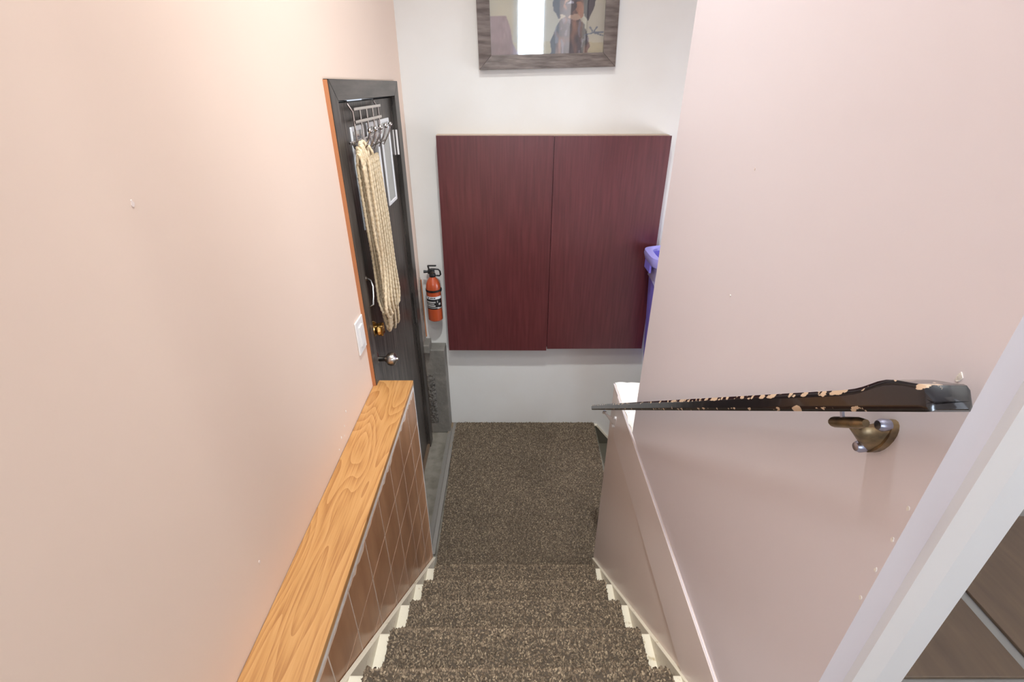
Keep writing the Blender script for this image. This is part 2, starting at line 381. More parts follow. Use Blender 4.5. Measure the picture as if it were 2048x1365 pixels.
def pile(name, P, N, T, parent, colfn, h=.0055, r=.0032):
    """loop pile as small leaning tufts; P points, N normals, T tangents (numpy, drawing units)"""
    n = len(P); B = np.cross(N, T)
    ang = np.random.rand(n)*np.pi*2; ca, sa = np.cos(ang)[:, None], np.sin(ang)[:, None]
    U = T*ca+B*sa; W = -T*sa+B*ca
    hh = h*(.7+.6*np.random.rand(n))[:, None]; rr = r*(.8+.5*np.random.rand(n))[:, None]
    lean = (np.random.randn(n, 3)*.35)*hh
    base = P-N*.004
    v = np.stack([base+U*rr*1.25, base+W*rr, base-U*rr*1.25, base-W*rr, P+N*hh*.8+U*rr*.95+W*rr*.3+lean, P+N*hh*.8-U*rr*.95-W*rr*.3+lean, P+N*hh+lean*1.2], 1).reshape(-1, 3)
    f0 = np.array([[0, 1, 4], [1, 6, 4], [1, 5, 6], [1, 2, 5], [2, 3, 5], [3, 6, 5], [3, 4, 6], [3, 0, 4]])
    F = (f0[None]+7*np.arange(n)[:, None, None]).reshape(-1, 3)
    me = bpy.data.meshes.new(name); org = np.array(origin_of(parent))
    me.vertices.add(len(v)); me.vertices.foreach_set('co', (v*S-org).astype(np.float32).ravel())
    me.loops.add(F.size); me.loops.foreach_set('vertex_index', F.astype(np.int32).ravel())
    me.polygons.add(len(F)); me.polygons.foreach_set('loop_start', np.arange(0, F.size, 3, dtype=np.int32))
    me.update(); me.validate()
    col = colfn(P); cc = np.repeat(np.concatenate([col, np.ones((n, 1))], 1), 7, 0)
    a = me.color_attributes.new('pile_colour', 'FLOAT_COLOR', 'POINT'); a.data.foreach_set('color', cc.astype(np.float32).ravel())
    me.materials.append(PILE)
    o = bpy.data.objects.new(name, me); C.objects.link(o); o.parent = parent; o['kind'] = 'stuff'; return o
DK, MD, LT = np.array(srgb(108, 93, 77)), np.array(srgb(136, 119, 100)), np.array(srgb(172, 153, 128))
def pilecol(P, stain=0.0):
    n = len(P); t = np.random.rand(n); c = np.where((t < .30)[:, None], DK, np.where((t < .82)[:, None], MD, LT))*(.78+.44*np.random.rand(n))[:, None]
    return c*(1-.0*stain)
def stain_col(P):
    c = pilecol(P)*.80
    d = np.array([max(0, mnoise.noise(Vector((p[0]*3.1, p[1]*3.1, 7)))) for p in P])
    return c*(1-.35*d)[:, None]
CX0, CX1 = -.417, .446
sca = tag(thing('stair_carpet', (0, 1.2, 0)), 'grey-brown speckled carpet pieces wrapped over the five steps', 'carpet')
for k in range(1, 6):
    y, z = nose(k); yb = y-RUN-.005
    prof = [(yb, z)]; R = .018
    for i in range(7):
        a = math.pi/2-i/6*math.pi; prof.append((y-R+R*math.cos(a), z-R+R*math.sin(a)))
    prof += [(y-.034, z-2*R), (y-.034, z-RISE+.004)]
    inner = [(y-.040, z-RISE+.004), (y-.040, z-2*R+.006), (y-.034, z-.014), (yb, z-.014)]
    wob = [.006*mnoise.noise(Vector((k*3.3, 0, e))) for e in (1, 2)]
    x0, x1 = CX0+wob[0], CX1+wob[1]
    piece = obj('carpet_step', MB().prism(prof+inner, 'x', x0, x1), BACKING, sca, smooth=50)
    n1 = int((x1-x0)*RUN/(.0068**2))
    # follow the profile by arc length
    seg = [np.array(p) for p in prof[:-1]]+[np.array((y-.034, z-.09))]
    L = [0]
    for a_, b_ in zip(seg, seg[1:]): L.append(L[-1]+np.linalg.norm(b_-a_))
    n1 = int((x1-x0)*L[-1]/(.0047**2))
    t = np.random.rand(n1)*L[-1]; idx = np.clip(np.searchsorted(L, t)-1, 0, len(seg)-2)
    A = np.array(seg); La = np.array(L); fr = ((t-La[idx])/(La[idx+1]-La[idx]))[:, None]
    yz = A[idx]*(1-fr)+A[idx+1]*fr; tg = A[idx+1]-A[idx]; tg = tg/np.linalg.norm(tg, axis=1)[:, None]
    nrm = np.stack([-tg[:, 1], tg[:, 0]], 1); nrm = -nrm*np.sign((nrm*np.array([-.6, -.8])).sum(1)+1e-9)[:, None]
    xx = x0+np.random.rand(n1)*(x1-x0)
    P = np.column_stack([xx, yz]); N = np.column_stack([np.zeros(n1), nrm]); T = np.tile([1., 0, 0], (n1, 1))
    pile('carpet_pile', P-N*.001, N, T, piece, pilecol)
lc = tag(thing('landing_carpet', (.1, 2.55, 0)), 'grey-brown speckled carpet covering the landing at the foot of the stairs', 'carpet')
edge = [(-.444, 1.905), (.487, 1.905), (.487, 1.93), (.640, 1.93)]
outl = [(-.446, 1.70), (.487, 1.70), (.487, 1.928), (.66, 1.928), (.668, 2.5), (.684, YB-.004), (-.462, YB-.004), (-.470, 3.0), (-.455, 2.5)]
pc = obj('carpet_base', MB().prism(outl, 'z', .001, .012), BACKING, lc)
nn = int(1.16*1.51/(.0047**2)); q = np.random.rand(nn, 2)*[1.16, 1.51]+[-.475, 1.70]
xl = np.interp(q[:, 1], [1.905, 2.5, 3.0, YB], [-.446, -.455, -.470, -.462]); xr = np.interp(q[:, 1], [1.905, 1.927, 1.929, 2.5, YB], [.487, .487, .66, .668, .684])
q = q[(q[:, 0] > xl) & (q[:, 0] < xr) & (q[:, 1] < YB-.004) & (q[:, 1] > 1.70)]
P = np.column_stack([q, np.full(len(q), .0115)]); N = np.tile([0., 0, 1], (len(q), 1)); T = np.tile([1., 0, 0], (len(q), 1))
pile('carpet_pile', P, N, T, lc, stain_col)
# carpet on the lower step
q = np.random.rand(14000, 2)*[.36, 1.0]+[.70, 1.94]
P = np.column_stack([q, np.full(len(q), -.1985)]); N = np.tile([0., 0, 1], (len(q), 1)); T = np.tile([1., 0, 0], (len(q), 1))
tc = obj('tread_carpet', MB().box(.70, 1.06, 1.94, 2.94, -.205, -.198), BACKING, ls)
pile('carpet_pile', P, N, T, tc, pilecol)

# ------------------------------------------------------------------ concrete plinth in the corner
pl = tag(thing('concrete_plinth', (-.58, 3.13, 0)), 'grey painted concrete plinth in the corner right of the dark door', 'plinth')
obj('block', MB().box(XL+.001, -.503, 3.09, YB-.001, 0, .775, .006), GREYD, pl)
mb = MB(); n1, n2 = 9, 34
for j in range(n2):
    for i in range(n1):
        e = min(i/(n1-1), 1-i/(n1-1), j/(n2-1), 1-j/(n2-1)); mb.v.append((-.651+.06*i/(n1-1), 3.088-.014*min(1, e*5)*(.5+mnoise.noise(Vector((i*1.7, j*1.3, 3)))), .10+.46*j/(n2-1)))
for j in range(n2-1):
    for i in range(n1-1): mb.f.append((j*n1+i, j*n1+i+1, (j+1)*n1+i+1, (j+1)*n1+i))
obj('mortar_patch', mb, ROUGHC, pl, smooth=True)
obj('ledge_step', MB().box(XL+.001, -.605, 3.04, 3.16, .775, .84, .004), GREYD, pl)
wp = stru(obj('wall_patch', MB().prism([(3.05, .80), (3.06, 1.18), (3.09, 1.23), (3.16, 1.32), (3.168, 1.2), (3.16, 1.0), (3.165, .845), (3.16, .80)], 'x', XL, XL+.012), PATCH), 'bare grey plaster patch between door casing and extinguisher', 'wall patch')
obj('broken_edge', MB().tube([(XL+.012, 3.168, 1.30), (XL+.013, 3.169, 1.15), (XL+.012, 3.166, 1.0), (XL+.014, 3.168, .85)], .006, 6), RAWWOOD, wp)

# ------------------------------------------------------------------ door on the left
d1 = stru(thing('door_1', (XL, 2.44, 0)), 'dark stained wooden door with three small panes in the left wall', 'door')
XF = XL+.018
def casing(y0, y1, z0, z1, m_, mitre=None): pass
ca = obj('casing_board', MB().prism([(1.884, .0), (1.96, .0), (1.96, 2.457), (1.884, 2.527)], 'x', XL-.002, XF), CASEW, d1)
obj('raw_edge', MB().box(XL-.001, XF-.003, 1.8805, 1.884, .0, 2.527), RAWWOOD, ca)
cr_ = obj('casing_board', MB().prism([(2.917, .0), (3.012, .0), (3.012, 2.527), (2.917, 2.457)], 'x', XL-.002, XF), CASEW, d1)
obj('casing_board', MB().prism([(1.886, 2.529), (3.010, 2.529), (2.915, 2.459), (1.962, 2.459)], 'x', XL-.002, XF), CASET, d1)
obj('jamb', MB().box(XL-.13, XL-.004, 1.955, 1.968, 0, 2.47).box(XL-.13, XL-.004, 2.912, 2.925, 0, 2.47).box(XL-.13, XL-.004, 1.968, 2.912, 2.457, 2.47), CASEW, d1)
# slab with openings for panes
panes = [(2.14, 2.30), (2.385, 2.545), (2.63, 2.79)]; PZ0, PZ1 = 1.945, 2.345
XD = XL-.008; XDB = XL-.052
dm = MB(); zs = [.03, PZ0, PZ1, 2.448]; yb0, yb1 = 1.972, 2.908
dm.box(XDB, XD, yb0, yb1, .03, PZ0).box(XDB, XD, yb0, yb1, PZ1, 2.448)
edges = [yb0]+[e for p in panes for e in p]+[yb1]
for i in range(0, len(edges), 2): dm.box(XDB, XD, edges[i], edges[i+1], PZ0, PZ1)
slab = obj('door_slab', dm, DOORW, d1)
for (a, b) in panes:
    fr = MB()
    fr.box(XDB, XD+.006, a-.012, a+.006, PZ0-.012, PZ1+.012, .003).box(XDB, XD+.006, b-.006, b+.012, PZ0-.012, PZ1+.012, .003).box(XDB, XD+.006, a+.006, b-.006, PZ0-.012, PZ0+.006, .003).box(XDB, XD+.006, a+.006, b-.006, PZ1-.006, PZ1+.012, .003)
    f_ = obj('pane_frame', fr, WHITE, d1)
    obj('pane', MB().box(XD-.002, XD+.002, a+.006, b-.006, PZ0+.006, PZ1-.006), DGLASS, f_)
for (z0, z1) in ((2.16, 2.29), (1.09, 1.31)):
    h = obj('hinge', MB().box(XD, XD+.004, 2.885, 2.906, z0, z1).lathe([(.006, 0), (.006, z1-z0)], (XD+.016, 2.904, z0), 'z', 10), PAINTEDMETAL if z0 > 2 else CASEW, d1)
kn = obj('door_knob', MB().lathe([(.036, 0), (.036, .006), (.026, .012), (.013, .016), (.012, .045), (.016, .052), (.030, .062), (.034, .078), (.030, .092), (.016, .100), (.008, .104), (.007, .109), (.001, .110)], (XD, 2.005, 1.335), 'x', 28), NICKEL, d1, smooth=True)
db = obj('deadbolt', MB().lathe([(.040, 0), (.040, .008), (.034, .016), (.028, .02), (.028, .03), (.001, .031)], (XD, 2.02, 1.49), 'x', 28), BRASS, d1, smooth=True)
obj('thumb_turn', MB().box(XD+.03, XD+.056, 2.0, 2.04, 1.462, 1.518, .006).lathe([(.028, .028), (.030, .034), (.026, .046), (.001, .047)], (XD, 2.02, 1.49), 'x', 8), BRASS, db)
ph = obj('pull_handle', MB().tube([(XD, 2.045, 1.735), (XD+.022, 2.043, 1.728), (XD+.03, 2.035, 1.70), (XD+.03, 2.02, 1.655), (XD+.026, 2.008, 1.622), (XD, 2.0, 1.61)], .005, 8).lathe([(.012, 0), (.01, .004), (.001, .005)], (XD, 2.045, 1.735), 'x', 10).lathe([(.012, 0), (.01, .004), (.001, .005)], (XD, 2.0, 1.61), 'x', 10), NICKEL, d1, smooth=True)
obj('sill', MB().box(XL-.12, XL+.012, 1.958, 2.922, .0005, .028, .004), SILL, d1)

# ------------------------------------------------------------------ over-door hook rack
hr = tag(thing('hook_rack', (-.625, 2.27, 2.29)), 'chrome wire hook rack hung over the top of the dark door', 'hook rack')
XK = -.640; wy = [2.125+.1015*i for i in range(5)]
for i, y in enumerate(wy):
    if i in (0, 4): pts = [(XDB-.004, y, 2.43), (XDB-.002, y, 2.452), (XD+.004, y, 2.4525), (XD+.008, y-.002, 2.44), (XK, y, 2.415), (XK, y, 2.30)]
    else: pts = [(XK, y, 2.43), (XK, y, 2.30)]
    obj('wire', MB().tube(pts, .0042, 8), CHROME, hr, smooth=True)
for z in (2.424, 2.377): obj('cross_bar', MB().box(XK+.004, XK+.010, wy[0]-.006, wy[-1]+.02, z-.006, z+.006, .002), CHROME, hr)
obj('cross_bar', MB().tube([(XK-.004, 2.04, 2.305), (XK-.004, wy[-1]+.04, 2.305)], .004, 8), CHROME, hr, smooth=True)
for y in (2.07, 2.155, 2.24, 2.335, 2.425):
    h = obj('hook', MB().tube([(XK, y, 2.31), (XK+.004, y, 2.285), (XK+.02, y, 2.272), (XK+.048, y, 2.285), (XK+.066, y-.004, 2.315), (XK+.075, y-.004, 2.345)], .0038, 8).tube([(XK, y+.012, 2.305), (XK+.01, y+.02, 2.272), (XK+.03, y+.022, 2.262), (XK+.045, y+.012, 2.285)], .0034, 6), CHROME, hr, smooth=True)
    obj('ball_tip', MB().sphere((XK+.076, y-.004, 2.35), .0105, 12), CHROME, h, smooth=True)

# ------------------------------------------------------------------ rope
rope = MB()
def rope_strand(pts, r=.0062, n=8, twist=2*math.pi/.022):
    # resample
    P = [Vector(p) for p in pts]; out = []
    for i in range(len(P)-1):
        p0 = P[max(i-1, 0)]; p1 = P[i]; p2 = P[i+1]; p3 = P[min(i+2, len(P)-1)]
        k = max(2, int((p2-p1).length/.0048))
        for j in range(k):
            t = j/k
            out.append(.5*((2*p1)+(-p0+p2)*t+(2*p0-5*p1+4*p2-p3)*t*t+(-p0+3*p1-3*p2+p3)*t**3))
    out.append(P[-1])
    L = 0; vs = []; up = None; m_ = len(out)
    for i, p in enumerate(out):
        t = out[min(i+1, m_-1)]-out[max(i-1, 0)]; t.normalize()
        if up is None: up = t.orthogonal().normalized()
        up = (up-t*up.dot(t)).normalized(); q_ = t.cross(up)
        if i: L += (p-out[i-1]).length
        for k in range(n):
            a = 2*math.pi*k/n; rr = r*(1+.20*math.cos(3*a-twist*L)); vs.append(tuple(p+(up*math.cos(a)+q_*math.sin(a))*rr))
    fs = []
    for i in range(m_-1):
        for k in range(n): fs.append((i*n+k, i*n+(k+1) % n, (i+1)*n+(k+1) % n, (i+1)*n+k))
    rope.add(vs, fs)
obj('rope_hook', MB().tube([(XK, 2.06, 2.30), (XK+.03, 2.05, 2.288), (XK+.055, 2.045, 2.29), (XK+.066, 2.045, 2.302)], .004, 8), CHROME, hr, smooth=True)
NL = 19
for i in range(NL):
    t = i/(NL-1)-.5
    yt = 2.052+t*.165+random.uniform(-.003, .003); ym = 2.085+t*.20+random.uniform(-.012, .012); ybm = 2.125+t*.22+random.uniform(-.02, .02)
    zb = (1.44 if i in (2, 3, 4, 5, 6, 13, 14, 15, 16) else 1.57)+random.uniform(0, .05)+(.05 if t > 0 else 0)*0
    if t > .1: zb += -.02
    ztop = 2.300-.16*t*t*4*.25
    xf, xb = -.583+random.uniform(-.009, .009), -.610+random.uniform(-.007, .007)
    dy = random.uniform(.014, .026)
    pts = [(xb-.004, ybm+dy, zb+.05), (xb, ybm+dy*.6, zb+.25), (xb+.004, ym+.006, 1.95), (xb+.004, yt+.008, 2.2), (xb+.008, yt+.003, ztop-.02), ((xf+xb)/2, yt, ztop+.012), (xf-.004, yt, ztop-.02), (xf, yt-.002, 2.18), (xf, ym, 1.93), (xf+.004, (ym+ybm)/2, zb+.26), (xf+.002, ybm-dy*.4, zb+.08), (xf-.004, ybm, zb+.005), ((xf+xb)/2-.004, ybm+dy*.6, zb-.005), (xb-.004, ybm+dy, zb+.05)]
    rope_strand(pts)
for t in (-.42, -.25, -.05, .12, .30, .45):     # a few extra strands lying in front
    rope_strand([(-.565, 2.06+t*.16, 2.26), (-.560, 2.075+t*.2, 2.0), (-.562, 2.09+t*.22, 1.78), (-.560, 2.07+t*.3, 1.62), (-.566, 2.10+t*.2, 1.555), (-.574, 2.12+t*.2, 1.60), (-.575, 2.11+t*.2, 1.75), (-.582, 2.09+t*.2, 2.0)])
tag(obj('rope', rope, ROPEM, None, smooth=60), 'tan twisted rope in long loops hanging from the door hooks', 'rope')

# ------------------------------------------------------------------ light switch
sw = tag(thing('light_switch', (XL, 1.825, 1.48)), 'white rocker light switch on the peach wall beside the door', 'light switch')
obj('plate', MB().box(XL, XL+.007, 1.772, 1.874, 1.485, 1.638, .003), SWITCH, sw)
obj('rocker', MB().box(XL+.006, XL+.012, 1.800, 1.846, 1.515, 1.608, .003), SWITCH, sw)

# ------------------------------------------------------------------ mahogany wall cabinet
cb = tag(thing('wall_cabinet', (.25, 3.16, .76)), 'square mahogany two-door wall cabinet on the off-white wall', 'cabinet')
obj('body', MB().box(-.462, .958, 3.142, YB-.001, .775, 2.236, .002), MAHOG, cb)
obj('top_panel', MB().box(-.462, .958, 3.142, YB-.001, 2.236, 2.243, .001), mat('dusty_tan_edge', srgb(196, 172, 150), .6), cb)
obj('door', MB().prism([(-.459, 2.240), (.2535, 2.240), (.2565, .754), (-.471, .757)], 'y', 3.12, 3.140), MAHOG, cb)
obj('door', MB().prism([(.2585, 2.239), (.964, 2.240), (.968, .773), (.2615, .770)], 'y', 3.118, 3.139), MAHOG, cb)

# ------------------------------------------------------------------ framed picture
pf = tag(thing('framed_picture', (.203, YB, 2.59)), 'framed painting of a dog in a grey-brown oak frame on the back wall', 'picture')
Rm = Matrix.Translation((.203, 0, 2.595)) @ Matrix.Rotation(-math.radians(1.25), 4, 'Y')
PW, PH, FW = .392, .62, .072
def fr_piece(pts):
    b = MB(); 
    prof = pts; n = len(prof)
    vs = [Rm @ Vector((p[0], YB-.002, p[1])) for p in prof]+[Rm @ Vector((p[0], YB-.036+.012*p[2], p[1])) for p in prof]
    b.add(vs, [(i, (i+1) % n, n+(i+1) % n, n+i) for i in range(n)]+[tuple(range(n))[::-1], tuple(range(n, 2*n))]); return b
a, h = PW, PH
FRAMEH = streak_mat('grey_brown_oak_frame_across', srgb(74, 60, 52), srgb(132, 118, 110), (6*.15, 1, 6), 14, .3, .75, .42, .3)
g = .0008
obj('frame_rail', fr_piece([(-a+g, 0, 0), (a-g, 0, 0), (a-FW-g, FW, 1), (-a+FW+g, FW, 1)]), FRAMEH, pf)
obj('frame_rail', fr_piece([(-a+g, h, 0), (a-g, h, 0), (a-FW-g, h-FW, 1), (-a+FW+g, h-FW, 1)]), FRAMEH, pf)
obj('frame_rail', fr_piece([(-a, g, 0), (-a+FW, FW+g, 1), (-a+FW, h-FW-g, 1), (-a, h-g, 0)]), FRAMEW, pf)
obj('frame_rail', fr_piece([(a, g, 0), (a-FW, FW+g, 1), (a-FW, h-FW-g, 1), (a, h-g, 0)]), FRAMEW, pf)
nx, nz = 150, 120; mb = MB(); cols = []
def ell(x, z, cx, cz, rx, rz, rot=0):
    c_, s_ = math.cos(rot), math.sin(rot); dx, dz = x-cx, z-cz
    return ((dx*c_+dz*s_)/rx)**2+((-dx*s_+dz*c_)/rz)**2
def paint(u, v):      # u 0..1 left to right, v 0..1 bottom to top
    n = lambda s, o=0, sy=.8: mnoise.noise(Vector((u*s, v*s*sy, o)))
    c = np.array(srgb(204, 196, 172))*(1+.12*n(7))+np.array([-.02, .01, .04])*n(3, 2)
    if v < .13+.03*n(6, 4): c = np.array(srgb(200, 186, 146))*(1+.12*n(24))
    uu, vv = u+.018*n(22, 1), v+.02*n(22, 8)
    blk, tan, gry = np.array(srgb(58, 50, 54)), np.array(srgb(172, 124, 96)), np.array(srgb(128, 122, 128))
    fur = n(60, 3, .25); big = n(12, 6)
    def furcol(t): return blk*(1+.9*max(-.5, fur)+.3*big)*(1-t)+tan*(1+.4*fur)*t
    body = ell(uu, vv, .70, .05, .17, .34)
    if body < 1:
        t = max(0, min(1, (n(16, 11, .35)+.05)*2.4)); c = furcol(.75*t)
        if n(34, 12, .3) > .28: c = gry*(1+.3*fur)
    head = ell(uu, vv, .715, .62, .15, .27)
    if head < 1: c = furcol(.25*max(0, big))
    if ell(uu, vv, .725, .455, .085, .125) < 1: c = furcol(max(0, min(1, .55+n(14, 14)*1.6)))      # muzzle
    if ell(uu, vv, .775, .44, .028, .085, .25) < 1: c = tan*1.1*(1+.3*fur)
    if ell(uu, vv, .735, .365, .05, .028) < 1: c = np.array(srgb(196, 164, 140))*(1+.2*fur)          # lip
    if ell(uu, vv, .700, .470, .048, .062) < 1: c = blk*.75*(1+.3*big)                               # nose
    if ell(uu, vv, .700, .500, .026, .013) < 1: c = np.array(srgb(190, 190, 204))
    if ell(uu, vv, .665, .66, .016, .02) < 1 or ell(uu, vv, .775, .66, .016, .02) < 1: c = np.array(srgb(30, 22, 20))
    if ell(uu, vv, .665, .71, .018, .014) < 1 or ell(uu, vv, .775, .71, .018, .014) < 1: c = tan
    if ell(uu, vv, .865, .60, .052, .27, -.10) < 1: c = blk*.9*(1+.8*max(-.6, fur))                  # ears
    if ell(uu, vv, .575, .60, .045, .25, .10) < 1: c = blk*.95*(1+.8*max(-.6, fur))
    if .82 < u < .99 and .16 < v < .27:
        for (cx_, cy_, dx_, dy_) in ((.9, .21, 1, .05), (.9, .21, .5, .9), (.9, .21, -.5, .9), (.9, .21, 1, -.35), (.9, .21, -1, -.3)):
            px, pz = u-cx_, v-cy_; L_ = math.hypot(dx_, dy_); k = (px*dx_+pz*dy_)/L_; d_ = abs(px*dy_-pz*dx_)/L_
            if 0 < k < .10 and d_ < .006: c = np.array(srgb(104, 116, 130))
    if u < .26-.30*v+.06*n(5, 5) and v < .40: c = np.array(srgb(158, 132, 138))*(1+.3*n(9, 6)+.2*fur)
    return np.clip(c, 0, 1)
x0, x1, z0, z1 = -a+FW-.004, a-FW+.004, FW-.004, h-FW+.004
for j in range(nz+1):
    for i in range(nx+1):
        p = Rm @ Vector((x0+(x1-x0)*i/nx, YB-.012, z0+(z1-z0)*j/nz)); mb.v.append(tuple(p)); cols += list(paint(i/nx, j/nz))+[1]
for j in range(nz):
    for i in range(nx): mb.f.append((j*(nx+1)+i, j*(nx+1)+i+1, (j+1)*(nx+1)+i+1, (j+1)*(nx+1)+i))
pr = obj('print', mb, PRINT, pf)
ca_ = pr.data.color_attributes.new('print_colour', 'FLOAT_COLOR', 'POINT'); ca_.data.foreach_set('color', cols)
gl = MB().box(x0, x1, YB-.0165, YB-.0145, z0, z1, 0, Matrix.Translation((.203, 0, 2.595)) @ Matrix.Rotation(-math.radians(1.25), 4, 'Y'))
obj('glass', gl, GLASS, pf)

# ------------------------------------------------------------------ fire extinguisher
fx, fy = -.556, 3.152; fe = tag(thing('fire_extinguisher', (fx, fy, 1.0)), 'small orange-red fire extinguisher on the back wall beside the cabinet', 'fire extinguisher')
r = .052
obj('cylinder', MB().lathe([(.044, 0), (r, .008), (r, .245), (.049, .275), (.038, .305), (.022, .325), (.018, .335)], (fx, fy, 1.0), 'z', 32), ORANGE, fe, smooth=True)
st_ = obj('strap', MB().lathe([(r+.0005, 0), (r+.003, 0), (r+.003, .014), (r+.0005, .014)], (fx, fy, 1.228), 'z', 32), BLACKP, fe, smooth=30)
obj('buckle', MB().box(fx+.03, fx+.058, fy-.02, fy+.01, 1.224, 1.246, .003), BLACKP, st_)
obj('wall_bracket', MB().box(fx-.02, fx+.02, fy+.045, YB, 1.06, 1.30, .002), BLACKP, fe)
def label_band(z0, z1, rad, a0, a1, n=18):
    b = MB()
    for i in range(n+1):
        t = a0+(a1-a0)*i/n
        for z in (z0, z1): b.v.append((fx+rad*math.cos(t), fy+rad*math.sin(t), z))
    for i in range(n): b.f.append((2*i, 2*i+2, 2*i+3, 2*i+1))
    return b
A0, A1 = math.radians(195), math.radians(345)
lab = obj('label', label_band(1.10, 1.176, r+.0006, A0, A1), BLACKP, fe)
obj('label_band', label_band(1.176, 1.196, r+.0006, A0, A1), WHITE, lab)
tb = MB()
for (za, zb_, s0, s1) in ((1.150, 1.160, .08, .62), (1.138, 1.144, .10, .55), (1.122, 1.132, .05, .60), (1.110, 1.115, .10, .80), (1.150, 1.166, .70, .74), (1.130, 1.145, .78, .90), (1.104, 1.110, .7, .98)):
    q_ = label_band(za, zb_, r+.0012, A0+(A1-A0)*s0, A0+(A1-A0)*s1, 8); tb.add(q_.v, q_.f)
obj('label_print', tb, mat('label_grey', srgb(190, 186, 180), .5), lab)
tb = MB()
for s0, s1 in ((.22, .30), (.36, .44), (.46, .52), (.54, .62)):
    q_ = label_band(1.182, 1.190, r+.0012, A0+(A1-A0)*s0, A0+(A1-A0)*s1, 3); tb.add(q_.v, q_.f)
obj('label_print', tb, BLACKP, lab)
vh = obj('valve_head', MB().lathe([(.021, .33), (.023, .336), (.023, .35), (.018, .356), (.018, .385), (.001, .386)], (fx, fy, 1.0), 'z', 16).box(fx-.03, fx+.012, fy-.012, fy+.012, 1.352, 1.380, .004), BLACKP, fe, smooth=40)
obj('lever', MB().box(fx-.03, fx+.032, fy-.009, fy+.009, 1.405, 1.413, .003, Matrix.Translation((0, 0, 0))).tube([(fx-.02, fy, 1.38), (fx-.026, fy, 1.408)], .006, 8), BLACKP, fe)
obj('carry_handle', MB().tube([(fx+.012, fy, 1.385), (fx+.045, fy, 1.382), (fx+.055, fy, 1.37), (fx+.058, fy, 1.345), (fx+.050, fy, 1.336), (fx+.018, fy, 1.338)], .0055, 8), BLACKP, fe, smooth=True)
obj('nozzle', MB().lathe([(.008, 0), (.011, -.03), (.001, -.031)], (fx-.028, fy, 1.366), 'x', 12), BLACKP, fe)
obj('gauge', MB().lathe([(.011, 0), (.011, -.008), (.001, -.009)], (fx+.004, fy-.016, 1.365), 'y', 14), NICKEL, fe)

# ------------------------------------------------------------------ recycling bin on a ledge behind the pink wall
bl = tag(thing('storage_box', (1.27, 2.96, -.2)), 'plain box under the violet bin behind the low wall', 'box')
obj('box_body', MB().box(1.005, 1.58, 2.72, 3.08, -.200, .60, .01), OLIVE, bl)
obj('box_lid', MB().box(1.0, 1.585, 2.715, 3.085, .60, .615, .004), OLIVE, bl)
bn = tag(thing('recycling_bin', (1.25, 2.935, .615)), 'tall violet-blue plastic bin peeking out behind the pink wall', 'bin')
def ring(cx, hx_, hy_, z, n=40, p=5):
    o = []
    for k in range(n):
        t = 2*math.pi*k/n; c_, s_ = math.cos(t), math.sin(t)
        o.append((cx+hx_*math.copysign(abs(c_)**(2/p), c_), 2.935+hy_*math.copysign(abs(s_)**(2/p), s_), z))
    return o
def loft(rings, cap_first=False, cap_last=False):
    b = MB(); n = len(rings[0])
    for q_ in rings: b.v += q_
    for i in range(len(rings)-1):
        for k in range(n): b.f.append((i*n+k, i*n+(k+1) % n, (i+1)*n+(k+1) % n, (i+1)*n+k))
    if cap_first: b.f.append(tuple(range(n)))
    if cap_last: b.f.append(tuple(range((len(rings)-1)*n, len(rings)*n)))
    return b
obj('bin_body', loft([ring(1.235, .275, .12, .617), ring(1.235, .328, .148, 1.44), ring(1.235, .330, .150, 1.545), ring(1.235, .322, .142, 1.545), ring(1.235, .318, .140, 1.44), ring(1.235, .265, .11, .63)], True, True), BIN, bn, smooth=50)
obj('rim', loft([ring(1.235, .331, .151, 1.515), ring(1.235, .366, .163, 1.51), ring(1.235, .376, .168, 1.545), ring(1.235, .372, .166, 1.568), ring(1.235, .345, .155, 1.574), ring(1.235, .322, .142, 1.560), ring(1.235, .322, .142, 1.52)]), BINL, bn, smooth=50)
obj('handle_flap', MB().box(.868, .882, 2.87, 3.0, 1.455, 1.55, .005), BIN, bn)
lr_ = []
for i, (z, e) in enumerate(((1.515, .003), (1.48, .008), (1.45, .004), (1.43, .010), (1.40, .004), (1.385, .006))):
    rg = ring(1.235, .325+e, .147+e, z)
    lr_.append([(x+.004*math.sin(k*1.7+i), y+.003*math.cos(k*2.3+i*2), z_+.012*math.sin(k*.9+i*.7)*(1 if i > 2 else .3)) for k, (x, y, z_) in enumerate(rg)])
obj('bag_liner', loft(lr_), LINER, bn, smooth=60)

# ------------------------------------------------------------------ handrail
hd = tag(thing('handrail', (.445, 1.2, 1.0)), 'chipped black wooden handrail sloping down along the pink wall', 'handrail')
Nn = Vector((0, .397, 2.231)); Ff = Vector((0, 2.060, 1.006)); ax = (Ff-Nn).normalized(); up = Vector((0, -ax.z, ax.y)); LL = (Ff-Nn).length
def sect(h0, h1, xa, xb, bv=.005): # cross-section polygon (x, height) denser rounded rectangle
    return [(xa, h0+bv), (xa, h0+bv*1.6), (xa, (h0+h1)/2), (xa, h1-bv*1.6), (xa, h1-bv), (xa+bv*.6, h1), (xb-bv*.6, h1), (xb, h1-bv), (xb, h0+bv), (xb-bv*.6, h0), (xa+bv*.6, h0)]
stations = []
for t in list(np.linspace(0, .02, 6))+list(np.linspace(.03, .17, 12))+list(np.linspace(.2, LL, 90)):
    e = min(1, t/.007); rnd = math.sqrt(max(.0, 1-(1-e)**2))
    hump = .009*math.exp(-((t-.055)/.035)**2)
    top = -.0135+.027*(.55+.45*rnd)+hump; bot = -.0135+.003*(1-rnd)
    stations.append((t, sect(bot, top, .420+.006*(1-rnd), .468-.006*(1-rnd))))
b = MB(); wear = []
